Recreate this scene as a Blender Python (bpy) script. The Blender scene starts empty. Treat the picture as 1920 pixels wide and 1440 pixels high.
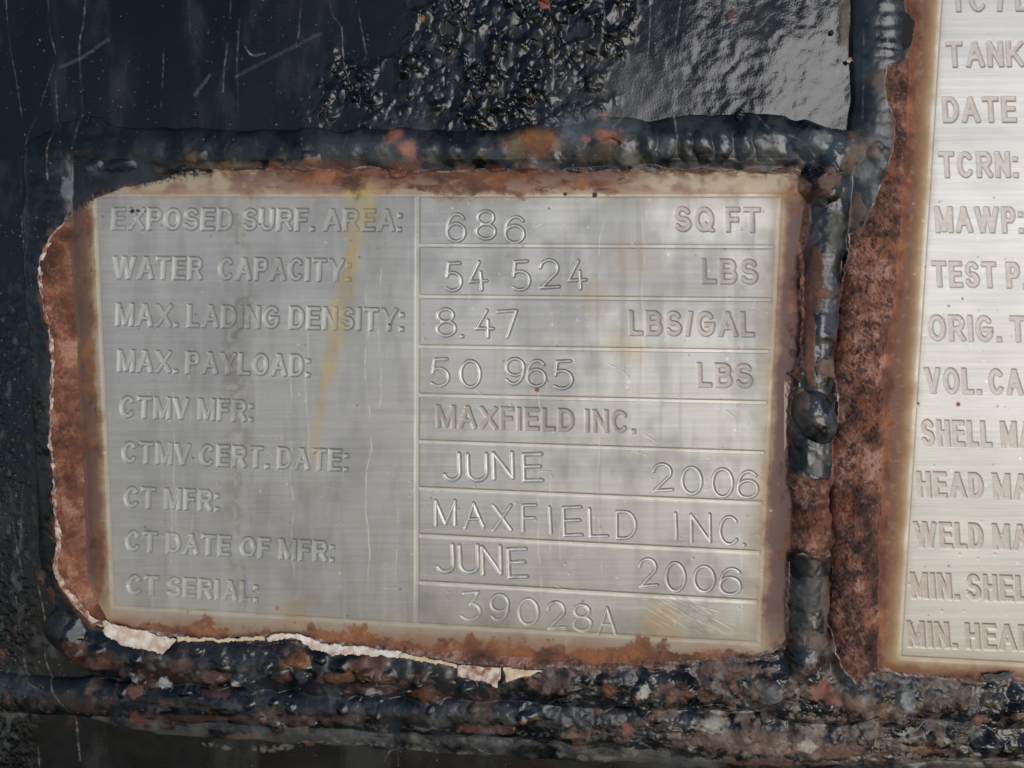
import bpy, math, random
import numpy as np
from mathutils import Matrix, Vector

# ------------------------------------------------------------------ camera, sky, sun, exposure
sc = bpy.context.scene
COL = sc.collection
F = 1441.0            # focal length in photo pixels
S = 1.2e-4            # metres per photo pixel at the plate surface
LEAN = math.radians(24.0)          # backward tilt added to the tank side to steer its sky reflections
ORG = np.array([0.0, 0.0, 1.2])

down = np.array([(820 - 960) / F, -(14093 - 720) / F, -1.0]); down /= np.linalg.norm(down)
left = np.array([(-14100 - 960) / F, -(362 - 720) / F, -1.0]); left -= left.dot(down) * down; left /= np.linalg.norm(left)
xw, yw = -left, -down
zw = np.cross(xw, yw)
R = np.stack([xw, yw, zw], axis=1)             # wall axes -> camera axes
WALL = np.array([[1, 0, 0], [0, math.sin(LEAN), -math.cos(LEAN)], [0, math.cos(LEAN), math.sin(LEAN)]], float)  # columns: wall x, y, normal
CAMW = -R.T @ np.array([0, 0, -F])             # camera in wall coordinates, px

def to_world(p):                                # p (...,3) wall px -> world metres
    return (p @ WALL.T) * S + ORG

def ray(u, v):
    d = np.array([(u - 960) / F, -(v - 720) / F, -1.0])
    return R.T @ d

cam_d = bpy.data.cameras.new("camera"); cam = bpy.data.objects.new("camera", cam_d); COL.objects.link(cam)
cam_d.sensor_width = 36.0; cam_d.lens = F / 1920 * 36.0
cam_d.clip_start = 0.005; cam_d.clip_end = 50.0
rot = WALL @ R.T
m4 = Matrix.Identity(4)
for i in range(3):
    for j in range(3):
        m4[i][j] = rot[i, j]
cp = to_world(CAMW)
for i in range(3):
    m4[i][3] = cp[i]
cam.matrix_world = m4
cam_d.dof.use_dof = True; cam_d.dof.focus_distance = 0.168; cam_d.dof.aperture_fstop = 20.0
sc.camera = cam

SUN_PX = (1835, 440)          # where the soft bright part of the sky mirrors in a flat plate
d = ray(*SUN_PX); refl = d * np.array([1, 1, -1]); sd = WALL @ (refl / np.linalg.norm(refl))
SUN_EL = math.asin(sd[2]); SUN_AZ = math.atan2(sd[0], sd[1])
w = bpy.data.worlds.new("World"); sc.world = w; w.use_nodes = True
nt = w.node_tree; bg = nt.nodes["Background"]
sky = nt.nodes.new("ShaderNodeTexSky"); sky.sky_type = 'NISHITA'; sky.sun_disc = False
sky.sun_elevation = SUN_EL; sky.sun_rotation = SUN_AZ
sky.air_density = 1.0; sky.dust_density = 1.0; sky.ozone_density = 1.0
nt.links.new(sky.outputs[0], bg.inputs[0]); bg.inputs[1].default_value = 0.075
sl = bpy.data.lights.new("sun", 'SUN'); so = bpy.data.objects.new("sun", sl); COL.objects.link(so)
sl.energy = 1.25; sl.angle = math.radians(38); sl.color = (1.0, 1.0, 1.0)
so.rotation_euler = Vector(tuple(sd)).to_track_quat('Z', 'Y').to_euler()
so.location = (0.3, -0.5, 2.0)
sc.view_settings.view_transform = 'Standard'; sc.view_settings.look = 'None'
sc.view_settings.gamma = 1.0; sc.view_settings.use_curve_mapping = False
sc.view_settings.exposure = 0.08

# ------------------------------------------------------------------ numeric helpers
f32 = np.float32
def lin(r, g, b):
    c = np.array([r, g, b], float) / 255
    return np.where(c <= .04045, c / 12.92, ((c + .055) / 1.055) ** 2.4).astype(f32)

def axis(a, b, step, out):
    core = np.arange(a, b + step * .5, step)
    lo, hi, st = [], [], step
    x = a; y = b
    while x > a - out:
        st = min(st * 1.09, 70.0); x -= st; y += st; lo.append(x); hi.append(y)
    return np.concatenate([lo[::-1], core, hi]).astype(f32)

STEP = 1.25
UX = axis(-8, 1928, STEP, 900); VY = axis(-8, 1448, STEP, 900)
U, V = np.meshgrid(UX, VY)
SH = U.shape
rng = np.random.default_rng(7)
LAT = [rng.random((256, 256)).astype(f32) for _ in range(64)]

def vn(x, y, seed):
    L = LAT[seed % 64]
    xi = np.floor(x).astype(np.int32); yi = np.floor(y).astype(np.int32)
    fx = x - xi; fy = y - yi
    fx = fx * fx * (3 - 2 * fx); fy = fy * fy * (3 - 2 * fy)
    x0 = (xi + 37 * (seed // 64)) & 255; x1 = (x0 + 1) & 255; y0 = (yi + 91 * (seed // 64)) & 255; y1 = (y0 + 1) & 255
    a = L[y0, x0]; b = L[y0, x1]; c = L[y1, x0]; e = L[y1, x1]
    return (a + (b - a) * fx) * (1 - fy) + (c + (e - c) * fx) * fy

def fbm(u, v, scale, octv=3, seed=0, sv=None, gain=.5):
    sv = sv or scale
    t = np.zeros(u.shape, f32); amp = 1.0; tot = 0
    for i in range(octv):
        t += amp * vn(u * (2 ** i) / scale + 13.7 * i, v * (2 ** i) / sv + 5.1 * i, seed + i * 7)
        tot += amp; amp *= gain
    return t / tot

def ss(a, b, x):
    t = np.clip((x - a) / (b - a), 0, 1)
    return t * t * (3 - 2 * t)

def smax(a, b, k):
    return .5 * (a + b + np.sqrt((a - b) ** 2 + k * k))

def crop(u0, v0, u1, v1):
    a = np.searchsorted(UX, u0); b = np.searchsorted(UX, u1); c = np.searchsorted(VY, v0); e = np.searchsorted(VY, v1)
    return (slice(c, max(e, c + 1)), slice(a, max(b, a + 1)))

def spline(pts, step=14):
    p = np.array(pts, float); n = len(p); out = []
    for i in range(n - 1):
        p0 = p[max(i - 1, 0)]; p1 = p[i]; p2 = p[i + 1]; p3 = p[min(i + 2, n - 1)]
        k = max(2, int(np.hypot(*(p2 - p1)[:2]) / step))
        for t in np.arange(k) / k:
            out.append(.5 * (2 * p1 + (p2 - p0) * t + (2 * p0 - 5 * p1 + 4 * p2 - p3) * t * t + (3 * p1 - p0 - 3 * p2 + p3) * t ** 3))
    out.append(p[-1])
    return np.array(out)

def strip(pts, reach=1.7, step=14):
    """distance from a centre line in half-widths; pts (u, v, half width). Returns F, arc length, side."""
    p = spline(pts, step)
    Fd = np.full(SH, 9.0, f32); T = np.zeros(SH, f32); SD = np.zeros(SH, f32); s = 0.0
    for a, b in zip(p[:-1], p[1:]):
        h = max(a[2], b[2]) * reach
        c = crop(min(a[0], b[0]) - h, min(a[1], b[1]) - h, max(a[0], b[0]) + h, max(a[1], b[1]) + h)
        u = U[c]; v = V[c]
        if u.size == 0: continue
        dx, dy = b[0] - a[0], b[1] - a[1]; L = math.hypot(dx, dy) + 1e-6
        t = np.clip(((u - a[0]) * dx + (v - a[1]) * dy) / L ** 2, 0, 1)
        ex = u - a[0] - t * dx; ey = v - a[1] - t * dy
        f = np.sqrt(ex * ex + ey * ey) / (a[2] + (b[2] - a[2]) * t)
        m = f < Fd[c]
        Fd[c] = np.where(m, f, Fd[c]); T[c] = np.where(m, s + t * L, T[c])
        SD[c] = np.where(m, np.sign(ex * -dy + ey * dx) * f, SD[c])
        s += L
    return Fd, T, SD

def polysd(pts, u, v):
    """signed distance, positive inside"""
    p = np.array(pts, float); n = len(p)
    dm = np.full(u.shape, 1e9, f32); ins = np.zeros(u.shape, bool)
    for i in range(n):
        a = p[i]; b = p[(i + 1) % n]
        dx, dy = b - a; L2 = dx * dx + dy * dy + 1e-9
        t = np.clip(((u - a[0]) * dx + (v - a[1]) * dy) / L2, 0, 1)
        ex = u - a[0] - t * dx; ey = v - a[1] - t * dy
        dm = np.minimum(dm, ex * ex + ey * ey)
        if a[1] != b[1]:
            cond = (a[1] > v) != (b[1] > v)
            ins ^= cond & (u < dx * (v - a[1]) / dy + a[0])
    dm = np.sqrt(dm)
    return np.where(ins, dm, -dm)

# fields over the photographed surface: height, colour, roughness, metal
H = np.zeros(SH, f32); C = np.zeros(SH + (3,), f32); RG = np.zeros(SH, f32); MT = np.zeros(SH, f32)
def paintc(mask, col, c=None, rough=None, metal=None):
    global C, RG, MT
    c = c or (slice(None), slice(None))
    m = mask.astype(f32)
    C[c] = C[c] * (1 - m[..., None]) + (col if isinstance(col, np.ndarray) and col.ndim == 3 else np.asarray(col, f32)) * m[..., None]
    if rough is not None: RG[c] = RG[c] * (1 - m) + rough * m
    if metal is not None: MT[c] = MT[c] * (1 - m) + metal * m

def ramp(t, stops):
    """piecewise colour ramp, stops [(pos, (r,g,b))]"""
    xs = [q[0] for q in stops]; cs = np.array([lin(*q[1]) for q in stops])
    return np.stack([np.interp(t, xs, cs[:, k]) for k in range(3)], -1).astype(f32)

# ------------------------------------------------------------------ shape lists, traced in photo pixels on the flat plate plane
N1 = fbm(U, V, 26, 3, 1); N2 = fbm(U, V, 26, 3, 2); NB = fbm(U, V, 90, 4, 3); NF = fbm(U, V, 7, 2, 4); NM = fbm(U, V, 14, 3, 5)
jg = .45 + .55 * ss(330, 420, V); JU = U + jg * ((N1 - .5) * 9 + (NF - .5) * 4); JV = V + jg * ((N2 - .5) * 9 + (fbm(U, V, 7, 2, 6) - .5) * 4)

HOLE1 = [(135, 392), (190, 368), (235, 352), (300, 338), (330, 324), (365, 318), (440, 322), (500, 319), (512, 312), (590, 321), (700, 315), (730, 322), (850, 323), (990, 320),
         (1100, 324), (1140, 321), (1250, 323), (1390, 323), (1470, 325), (1490, 322), (1512, 350), (1516, 395), (1512, 440), (1500, 500), (1502, 560), (1505, 620), (1497, 690), (1482, 735), (1478, 780), (1475, 840),
         (1476, 878), (1488, 888), (1552, 893), (1562, 870), (1566, 1034), (1500, 1030), (1478, 1036), (1474, 1100), (1475, 1200),
         (1440, 1222), (1410, 1225), (1280, 1240), (1160, 1248), (1010, 1245), (945, 1240), (865, 1237), (760, 1218), (700, 1212), (640, 1205), (560, 1195),
         (500, 1192), (330, 1190), (260, 1180), (180, 1165), (150, 1130), (125, 1100), (112, 1060), (118, 1010), (113, 960), (110, 900), (103, 830), (104, 770),
         (108, 700), (104, 650), (100, 610), (90, 570), (80, 520), (85, 485), (100, 455), (125, 415)]
HOLE2 = [(1690, -1200), (1688, 0), (1695, 30), (1697, 60), (1701, 100), (1690, 122), (1655, 130), (1650, 165), (1655, 200), (1672, 230), (1668, 280), (1650, 330), (1632, 380),
         (1612, 425), (1592, 440), (1583, 500), (1575, 540), (1568, 620), (1563, 690), (1570, 740), (1568, 790), (1560, 830), (1554, 890), (1552, 1000), (1558, 1040), (1560, 1110),
         (1553, 1150), (1563, 1220), (1578, 1252), (1600, 1270), (1630, 1256), (1650, 1252), (1680, 1262), (1760, 1270), (1920, 1272), (2900, 1300), (2900, -1200)]
PLATE1 = [(96, 300), (1520, 300), (1520, 1255), (128, 1235)]
PLATE2 = [(1662, -1300), (3100, -1300), (3100, 1310), (1640, 1296)]

WALL_H = -9.0
# --- black painted wall
H += WALL_H + (fbm(U, V, 160, 2, 8) - .5) * 5 + (fbm(U, V, 34, 2, 9) - .5) * .9
gl = ss(1120, 1340, U + (NB - .5) * 120) * ss(300, 230, V)
H += gl * ((fbm(U, V, 18, 2, 10) - .5) * 1.0 + (fbm(U, V, 56, 1, 11) - .5) * 2.0)
C[:] = lin(12, 15, 19)
C *= (0.85 + 0.3 * fbm(U, V, 120, 4, 12, sv=300))[..., None]
RG[:] = 0.24 + .10 * ss(.35, .7, fbm(U, V, 70, 4, 13, sv=220)); RG = RG * (1 - gl) + gl * .10
RG = np.clip(RG, .1, 1)

# --- blistered paint
c = crop(520, -300, 1340, 290); u = U[c]; v = V[c]
BL = [(780, -300), (1205, -300), (1205, 60), (1190, 130), (1172, 205), (1120, 242), (1040, 235), (960, 240), (900, 238), (860, 225), (800, 190), (700, 226), (640, 235), (612, 200), (650, 115), (720, 125), (770, 90), (790, 30)]
bm = ss(-26, 30, polysd(BL, u + 14 + (N1[c] - .5) * 60 + (fbm(u, v, 70, 3, 133) - .5) * 120, v + (N2[c] - .5) * 60)) * ss(.22, .42, fbm(u, v, 60, 2, 14) + .12 * ss(800, 950, u))
def worley(u, v, cell, seed, squash=1.0):
    r = np.random.default_rng(seed); J = r.random((128, 128, 3)).astype(f32)
    x = u / cell; y = v / (cell * squash); xi = np.floor(x).astype(int); yi = np.floor(y).astype(int)
    best = np.full(u.shape, 9, f32); rr = np.zeros(u.shape, f32)
    for i in (-1, 0, 1):
        for j in (-1, 0, 1):
            q = J[(yi + j) & 127, (xi + i) & 127]
            dd = np.hypot(x - (xi + i + q[..., 0]), y - (yi + j + q[..., 1])) / (.45 + .5 * q[..., 2])
            k = dd < best; best = np.where(k, dd, best); rr = np.where(k, q[..., 2], rr)
    return best, rr
wu = u + (fbm(u, v, 22, 2, 15) - .5) * 11; wv = v + (fbm(u, v, 22, 2, 16) - .5) * 11
b1, r1 = worley(wu, wv, 18, 3, 1.2); b2, r2 = worley(wu, wv, 10, 4, 1.15)
dome = smax(np.clip(1 - b1 ** 2, 0, 1) ** .8 * (4 + 9 * r1) * (r1 > .34), np.clip(1 - b2 ** 2, 0, 1) ** .8 * (1.5 + 5 * r2) * (r2 > .5), 1.5) * (.35 + 1.1 * ss(.3, .65, fbm(u, v, 40, 2, 119)))
dome += (fbm(u, v, 13, 2, 17) - .5) * 1.0
H[c] += bm * (dome * .8 - 1.0)
RG[c] = RG[c] * (1 - bm) + bm * .2
paintc(bm * ss(.58, .8, fbm(u, v, 16, 3, 18)) * .22, lin(120, 122, 122), c, .6)

# --- plates
sp1 = polysd(PLATE1, U, V); sp2 = polysd(PLATE2, U, V)
P1 = sp1 > 0; P2 = sp2 > 0
plate = P1 | P2
H = np.where(plate, (fbm(U, V, 300, 2, 19) - .5) * 1.6, H)
brush = fbm(U, V, 60, 4, 20, sv=2.4, gain=.7); brush2 = fbm(U, V, 260, 2, 21, sv=6)
steel = ramp(np.clip(brush * .6 + brush2 * .4, 0, 1), [(.25, (175, 174, 171)), (.5, (185, 184, 181)), (.75, (195, 194, 191))])
paintc(plate, steel, None, 1.0, 1.0)
RG = np.where(plate, .56 + .10 * (brush - .5) + .06 * (NB - .5), RG)
H += np.where(plate, (brush - .5) * .10, 0)

# ------------------------------------------------------------------ lettering: a stroke alphabet
def arc(cx, cy, rx, ry, a0, a1, n=12):
    t = np.radians(np.linspace(a0, a1, n + 1)); return [(cx + rx * math.cos(k), cy + ry * math.sin(k)) for k in t]
G = {
 'A': (.70, [[(0, 0), (.5, 1), (1, 0)], [(.19, .34), (.81, .34)]]),
 'B': (.60, [[(0, 0), (0, 1), (.55, 1)] + arc(.55, .765, .38, .235, 90, -90) + [(0, .53)], [(.5, .53)] + arc(.58, .265, .42, .265, 90, -90) + [(0, 0)]]),
 'C': (.66, [arc(.5, .5, .5, .5, 42, 318, 24)]),
 'D': (.62, [[(0, 0), (0, 1), (.42, 1)] + arc(.42, .5, .58, .5, 90, -90, 16) + [(0, 0)]]),
 'E': (.56, [[(1, 1), (0, 1), (0, 0), (1, 0)], [(0, .53), (.9, .53)]]),
 'F': (.52, [[(1, 1), (0, 1), (0, 0)], [(0, .5), (.86, .5)]]),
 'G': (.70, [arc(.5, .5, .5, .5, 45, 338, 24) + [(.97, .46), (.55, .46)]]),
 'H': (.60, [[(0, 0), (0, 1)], [(1, 0), (1, 1)], [(0, .53), (1, .53)]]),
 'I': (.10, [[(.5, 0), (.5, 1)]]),
 'J': (.50, [[(1, 1), (1, .28)] + arc(.52, .28, .48, .28, 0, -165)]),
 'K': (.66, [[(0, 0), (0, 1)], [(.98, 1), (0, .36)], [(.33, .58), (1, 0)]]),
 'L': (.50, [[(0, 1), (0, 0), (1, 0)]]),
 'M': (.74, [[(0, 0), (0, 1), (.5, .05), (1, 1), (1, 0)]]),
 'N': (.60, [[(0, 0), (0, 1), (1, 0), (1, 1)]]),
 'O': (.70, [arc(.5, .5, .5, .5, 0, 360, 28)]),
 'P': (.58, [[(0, 0), (0, 1), (.6, 1)] + arc(.6, .735, .4, .265, 90, -90) + [(0, .47)]]),
 'Q': (.70, [arc(.5, .5, .5, .5, 0, 360, 28), [(.58, .24), (1.0, -.04)]]),
 'R': (.64, [[(0, 0), (0, 1), (.58, 1)] + arc(.58, .735, .38, .265, 90, -90) + [(0, .47)], [(.5, .47), (1, 0)]]),
 'S': (.60, [arc(.5, .755, .46, .245, 25, 265, 16) + arc(.5, .26, .5, .26, 85, -160, 16)]),
 'T': (.62, [[(0, 1), (1, 1)], [(.5, 1), (.5, 0)]]),
 'U': (.60, [[(0, 1), (0, .33)] + arc(.5, .33, .5, .33, 180, 360) + [(1, 1)]]),
 'V': (.68, [[(0, 1), (.5, 0), (1, 1)]]),
 'W': (1.0, [[(0, 1), (.25, 0), (.5, 1), (.75, 0), (1, 1)]]),
 'X': (.68, [[(0, 0), (1, 1)], [(0, 1), (1, 0)]]),
 'Y': (.68, [[(0, 1), (.5, .44), (1, 1)], [(.5, .44), (.5, 0)]]),
 '/': (.30, [[(0, 0), (1, 1)]]),
 '0': (.66, [arc(.5, .5, .5, .5, 0, 360, 28)]),
 '2': (.6, [arc(.5, .7, .48, .3, 172, -38, 14) + [(0, 0), (1, 0)]]),
 '3': (.6, [[(.12, 1), (.92, 1), (.45, .58)] + arc(.42, .3, .55, .3, 78, -150, 14)]),
 '4': (.6, [[(.62, 1), (0, .3), (1, .3)], [(.68, .62), (.68, -.02)]]),
 '5': (.6, [[(.92, 1), (.2, 1), (.08, .5)] + arc(.42, .33, .56, .33, 128, -135, 16)]),
 '6': (.6, [arc(.5, .33, .5, .33, 0, 360, 24), arc(.58, .36, .58, .64, 178, 48, 16)]),
 '7': (.6, [[(0, .96), (1, .96), (.42, 0)]]),
 '8': (.6, [arc(.5, .765, .42, .235, 0, 360, 22), arc(.5, .265, .5, .265, 0, 360, 24)]),
 '9': (.6, [arc(.5, .67, .5, .33, 0, 360, 24), arc(.42, .64, .58, .64, -2, -132, 16)]),
}
ETCHL = np.full(SH, 9.0, f32); ETCH = np.full(SH, 9.0, f32)        # distance to the nearest etched letter's outline, negative inside
STAMP = np.zeros(SH, f32)           # height change of the hand stamped characters

def seg_d(X, Y, a, b, hw, box):
    dx, dy = b[0] - a[0], b[1] - a[1]; L = math.hypot(dx, dy) + 1e-6
    al = ((X - a[0]) * dx + (Y - a[1]) * dy) / L; pe = np.abs((X - a[0]) * dy - (Y - a[1]) * dx) / L
    if box:
        ov = np.maximum(-al, al - L)
        return np.maximum(pe, ov) - hw
    t = np.clip(al, 0, L)
    return np.hypot(X - a[0] - t * dx / L, Y - a[1] - t * dy / L) - hw

def glyph_d(ch, X, Y, w, h, hw, boxy):
    best = np.full(X.shape, 99.0, f32)
    if ch in '.:':
        for yy in ([0] if ch == '.' else [0, .62]):
            best = np.minimum(best, np.maximum(np.abs(X - hw), np.abs(Y - yy * h - hw)) - hw * 1.05)
        return best
    for path in G[ch][1]:
        q = [(hw + x * (w - 2 * hw), hw + y * (h - 2 * hw)) for x, y in path]
        for a, b in zip(q[:-1], q[1:]):
            best = np.minimum(best, seg_d(X, Y, a, b, hw, boxy and math.hypot(b[0] - a[0], b[1] - a[1]) > .18 * h))
    if boxy:
        best = np.maximum(best, np.maximum(-Y, Y - h))
    return best

def etched(text, x0, x1, yb0, yb1, cap, hw, lean=0.0, gap=.115):
    adv = []; x = 0
    for ch in text:
        wd = {' ': .30, '.': .13, ':': .13, 'I': 2 * hw / cap}.get(ch) or G[ch][0]
        adv.append((ch, x, wd)); x += wd + (gap if ch != ' ' else 0)
    k = (x1 - x0) / (x - gap)
    for ch, xx, wd in adv:
        if ch == ' ': continue
        ua = x0 + xx * k; ww = wd * k if ch not in '.:I' else 2 * hw
        yb = yb0 + (yb1 - yb0) * (ua - x0) / (x1 - x0)
        c = crop(ua - 8, yb - cap - 10, ua + ww + 10, yb + 8)
        if U[c].size < 9: continue
        Y = yb - V[c] + (U[c] - ua) * (yb1 - yb0) / (x1 - x0)
        X = U[c] - ua + lean * Y
        ETCH[c] = np.minimum(ETCH[c], glyph_d(ch, X, Y, ww, cap, hw, True))

def stamped(ch, x0, x1, y0, y1, hw=3.3, dep=3.0, rotd=0.0):
    c = crop(x0 - 9, y0 - 9, x1 + 9, y1 + 9)
    X = U[c] - x0; Y = y1 - V[c]
    cx, cy = (x1 - x0) / 2, (y1 - y0) / 2; a = math.radians(rotd)
    X, Y = cx + (X - cx) * math.cos(a) - (Y - cy) * math.sin(a), cy + (X - cx) * math.sin(a) + (Y - cy) * math.cos(a)
    if ch == '.':
        dd = np.hypot(X - cx, Y - cy)
    else:
        dd = glyph_d(ch, X - hw, Y - hw, x1 - x0, y1 - y0, 0.001, False)
    wob = .65 + .7 * fbm(U[c], V[c], 20, 2, 33)
    g = -dep * .62 * wob * np.clip(1 - (dd / hw) ** 2, 0, 1) + .12 * np.exp(-((dd - hw - .9) / 1.5) ** 2)
    STAMP[c] = np.where(np.abs(g) > np.abs(STAMP[c]), g, STAMP[c])

for t in [("EXPOSED SURF. AREA:", 209, 751, 431, 434, 42), ("WATER  CAPACITY:", 211, 655, 523, 528, 43), ("MAX. LADING DENSITY:", 217, 755, 611, 621, 43),
          ("MAX. PAYLOAD:", 220, 579, 697, 707, 42), ("CTMV MFR:", 224, 472, 783, 791, 41), ("CTMV CERT. DATE:", 228, 650, 868, 884, 41),
          ("CT MFR:", 232, 408, 952, 959, 40), ("CT DATE OF MFR:", 235, 624, 1033, 1054, 39), ("CT SERIAL:", 238, 481, 1115, 1129, 38)]:
    etched(*t, 3.7, -.04 + .07 * (t[1] / 209 - 1))
etched("MAXFIELD INC.", 818, 1190, 802, 813, 43, 3.9)
for t in [("SQ FT", 1265, 1427, 434, 436, 47), ("LBS", 1316, 1422, 532, 533, 47), ("LBS/GAL", 1180, 1415, 629, 632, 47), ("LBS", 1308, 1412, 726, 728, 46)]:
    etched(*t, 4.4, .03)
for t in [("TC / DOT", 1783, 2010, 22, 20), ("TANK TYPE", 1776, 2080, 126, 124), ("DATE OF", 1769, 1992, 230, 229), ("TCRN:", 1762, 1907, 333, 333), ("MAWP:", 1755, 1917, 436, 437),
          ("TEST P.", 1749, 1925, 538, 541), ("ORIG. T", 1742, 1925, 639, 642), ("VOL. CAP:", 1736, 1960, 738, 742), ("SHELL MAT", 1729, 1972, 836, 841),
          ("HEAD MAT", 1721, 1965, 933, 939), ("WELD MAT", 1715, 1962, 1027, 1034), ("MIN. SHELL", 1709, 1955, 1122, 1130), ("MIN. HEAD", 1702, 1940, 1213, 1222)]:
    etched(*t, 49, 4.5, .06)

for t in ["6 835 868 405 456", "8 890 925 399 451", "6 944 979 410 458", "5 833 862 497 548", "4 877 909 495 546", "5 958 990 494 547", "2 1010 1044 491 542", "4 1062 1095 493 544",
          "8 816 850 583 633", "4 890 922 585 634", "7 932 967 585 635", "5 806 838 677 727", "0 861 897 680 729", "9 946 979 676 723", "6 985 1019 680 728", "5 1036 1070 681 732",
          "2 1222 1256 874 923", "0 1276 1312 880 930", "0 1333 1370 883 935", "6 1380 1417 888 937",
          "M 814 850 942 987", "A 868 903 947 992", "X 922 955 951 997", "F 977 1002 951 999", "I 1026 1031 954 1003", "E 1054 1087 955 1007", "L 1103 1135 957 1009", "D 1153 1188 963 1013",
          "I 1262 1267 966 1014", "N 1293 1328 968 1020", "C 1347 1382 973 1024",
          "2 1196 1228 1052 1102", "0 1246 1281 1059 1112", "0 1299 1336 1066 1113", "6 1347 1385 1070 1118",
          "3 864 898 1115 1165", "9 918 950 1119 1166", "0 970 1006 1127 1175", "2 1024 1056 1133 1181", "8 1072 1105 1138 1186", "A 1119 1151 1143 1192"]:
    q = t.split(); stamped(q[0], *map(float, q[1:]), rotd=random.Random(t).uniform(-2, 2) - 2)
for t in ["J 828 858 855 904", "U 874 909 856 905", "N 922 957 853 901", "E 978 1012 856 905", "J 815 846 1026 1077", "U 859 893 1027 1078", "N 901 935 1029 1080", "E 950 983 1034 1086"]:
    q = t.split(); stamped(q[0], *map(float, q[1:]), hw=3.9, dep=4.2, rotd=-2)
stamped('.', 862, 871, 626, 635, 4.0, 4.0); stamped('.', 1390, 1401, 1016, 1028, 4.2, 4.0)

# ruled lines, etched as shallow flat bands
def ruled(a, b, hw):
    c = crop(min(a[0], b[0]) - 12, min(a[1], b[1]) - 12, max(a[0], b[0]) + 12, max(a[1], b[1]) + 12)
    ETCHL[c] = np.minimum(ETCHL[c], seg_d(U[c], V[c], a, b, hw, True))
ROWL = [(366, 366), (460, 463), (556, 562), (650, 659), (741, 755), (828, 849), (916, 943), (1004, 1036), (1092, 1128), (1171, 1207)]
BX = [(178, 366), (1463, 366), (1424, 1207), (782, 1171), (212, 1138)]
for i, (a, b) in enumerate(ROWL[1:9]):
    xr = 1461 - 39 * (b - 366) / 840
    ruled((790, a), (xr - 8, b), 3.6)
ruled((783, 370), (781, 1168), 4.2)
for a, b in zip(BX, BX[1:] + BX[:1]): ruled(a, b, 3.6)
ruled((1790, -700), (1764, -20), 4); ruled((1764, -20), (1686, 1233), 4.0); ruled((1686, 1233), (2600, 1284), 4.0)

eg = ss(1.5, -1.3, ETCH)                               # 1 on the etched floor
H -= np.where(plate, eg * (1.0 + 1.3 * ss(860, 700, U) - .15 * P2), 0)
el = ss(1.3, -1.2, ETCHL); H -= np.where(plate, np.maximum(el - eg, 0) * .9, 0)
lab_c = (P1 * ss(800, 770, U))[..., None]
paintc(el * plate, lin(214, 210, 200), None, .58)
flo = ramp(NF, [(.2, (178, 171, 165)), (.8, (188, 181, 175))]); flo = flo * (1 - lab_c) + lin(200, 201, 196) * lab_c
paintc(eg * plate, flo, None, .60)
H += np.where(P1, STAMP, 0)
RG = np.where(P1 & (STAMP < -.6), .33, RG)
sg = P1 * ss(-.1, -1.0, STAMP); paintc(sg * .9, lin(214, 212, 206)); MT = MT * (1 - .4 * sg); RG += sg * .1

# ------------------------------------------------------------------ stains on the plates (colour of the metal itself)
def wand(pts, jit=.12, reach=2.2): return strip(pts, reach)
# oxide film: gold to brown where the welding heat and the rust reach
x_r1 = 1463 - 39 * (V - 366) / 840                     # right border
x_l1 = 178 + 34 * (V - 366) / 772
x_l2 = 1764 - 78 * (V + 20) / 1253
ybot = 1138 + 69 * (U - 212) / 1212
en = (fbm(U, V, 46, 6, 40, gain=.66) - .5) * 1.35
dR = (U - x_r1) + en * 26                              # positive outside the border
dL = (x_l1 - U) + en * 22
dB = (V - ybot) + en * 22
dT = (366 - V) + en * 18
d2 = (x_l2 - U) + en * 12
d2b = (V - (1233 + .055 * (U - 1686))) + en * 14
def film(dist, mask, stops, alpha):
    t = dist
    a = np.interp(t, [k[0] for k in alpha], [k[1] for k in alpha]) * mask
    paintc(a, ramp(t, stops))
    global RG, MT
    RG[:] = RG + a * .14; MT[:] = MT * (1 - .85 * a)
low = ss(430, 900, V)
film(dR - (1 - low) * 4, P1, [(-40, (190, 172, 130)), (-4, (182, 148, 95)), (6, (150, 112, 84)), (16, (112, 86, 80)), (40, (104, 76, 70))],
     [(-45, 0), (-12, .30), (4, .75), (12, .95), (60, .97)])
film(dL, P1 & (U < 260), [(-30, (176, 168, 138)), (0, (180, 154, 104)), (10, (140, 104, 62)), (20, (104, 70, 48)), (34, (84, 54, 42))], [(-24, 0), (-6, .25), (4, .6), (16, .9), (60, .96)])
film(dB, P1, [(-40, (180, 170, 140)), (0, (172, 154, 120)), (20, (158, 122, 92)), (50, (138, 88, 66))], [(-60, 0), (-18, .28), (6, .55), (25, .85), (70, .97)])
tm = ss(420, 560, U + en * 60) * ss(1260, 1120, U + en * 90)
film(dT, P1 & (V < 420), [(-26, (196, 176, 130)), (-4, (190, 150, 98)), (12, (150, 104, 76)), (34, (112, 74, 60))], [(-30, 0), (-10, .12), (0, .4), (10, .75), (50, .97)])
paintc(P1 * ss(366, 352, V) * (1 - tm) * .75 * ss(.25, .6, N1), lin(190, 176, 150), None, .5)
paintc(P1 * ss(340, 326, V) * ss(300, 420, U) * .55 * ss(.5, .62, NM), lin(110, 66, 48), None, .8, .1)
film(d2, P2, [(-22, (196, 182, 148)), (-2, (186, 164, 118)), (10, (168, 130, 82)), (26, (128, 90, 66)), (50, (112, 76, 64))],
     [(-16, 0), (-4, .2), (4, .62), (16, .95), (70, .97)])
film(d2b, P2, [(-20, (196, 180, 140)), (4, (176, 146, 100)), (20, (132, 82, 56)), (40, (110, 66, 52))], [(-28, 0), (-8, .25), (6, .6), (16, .93), (60, .97)])

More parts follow.
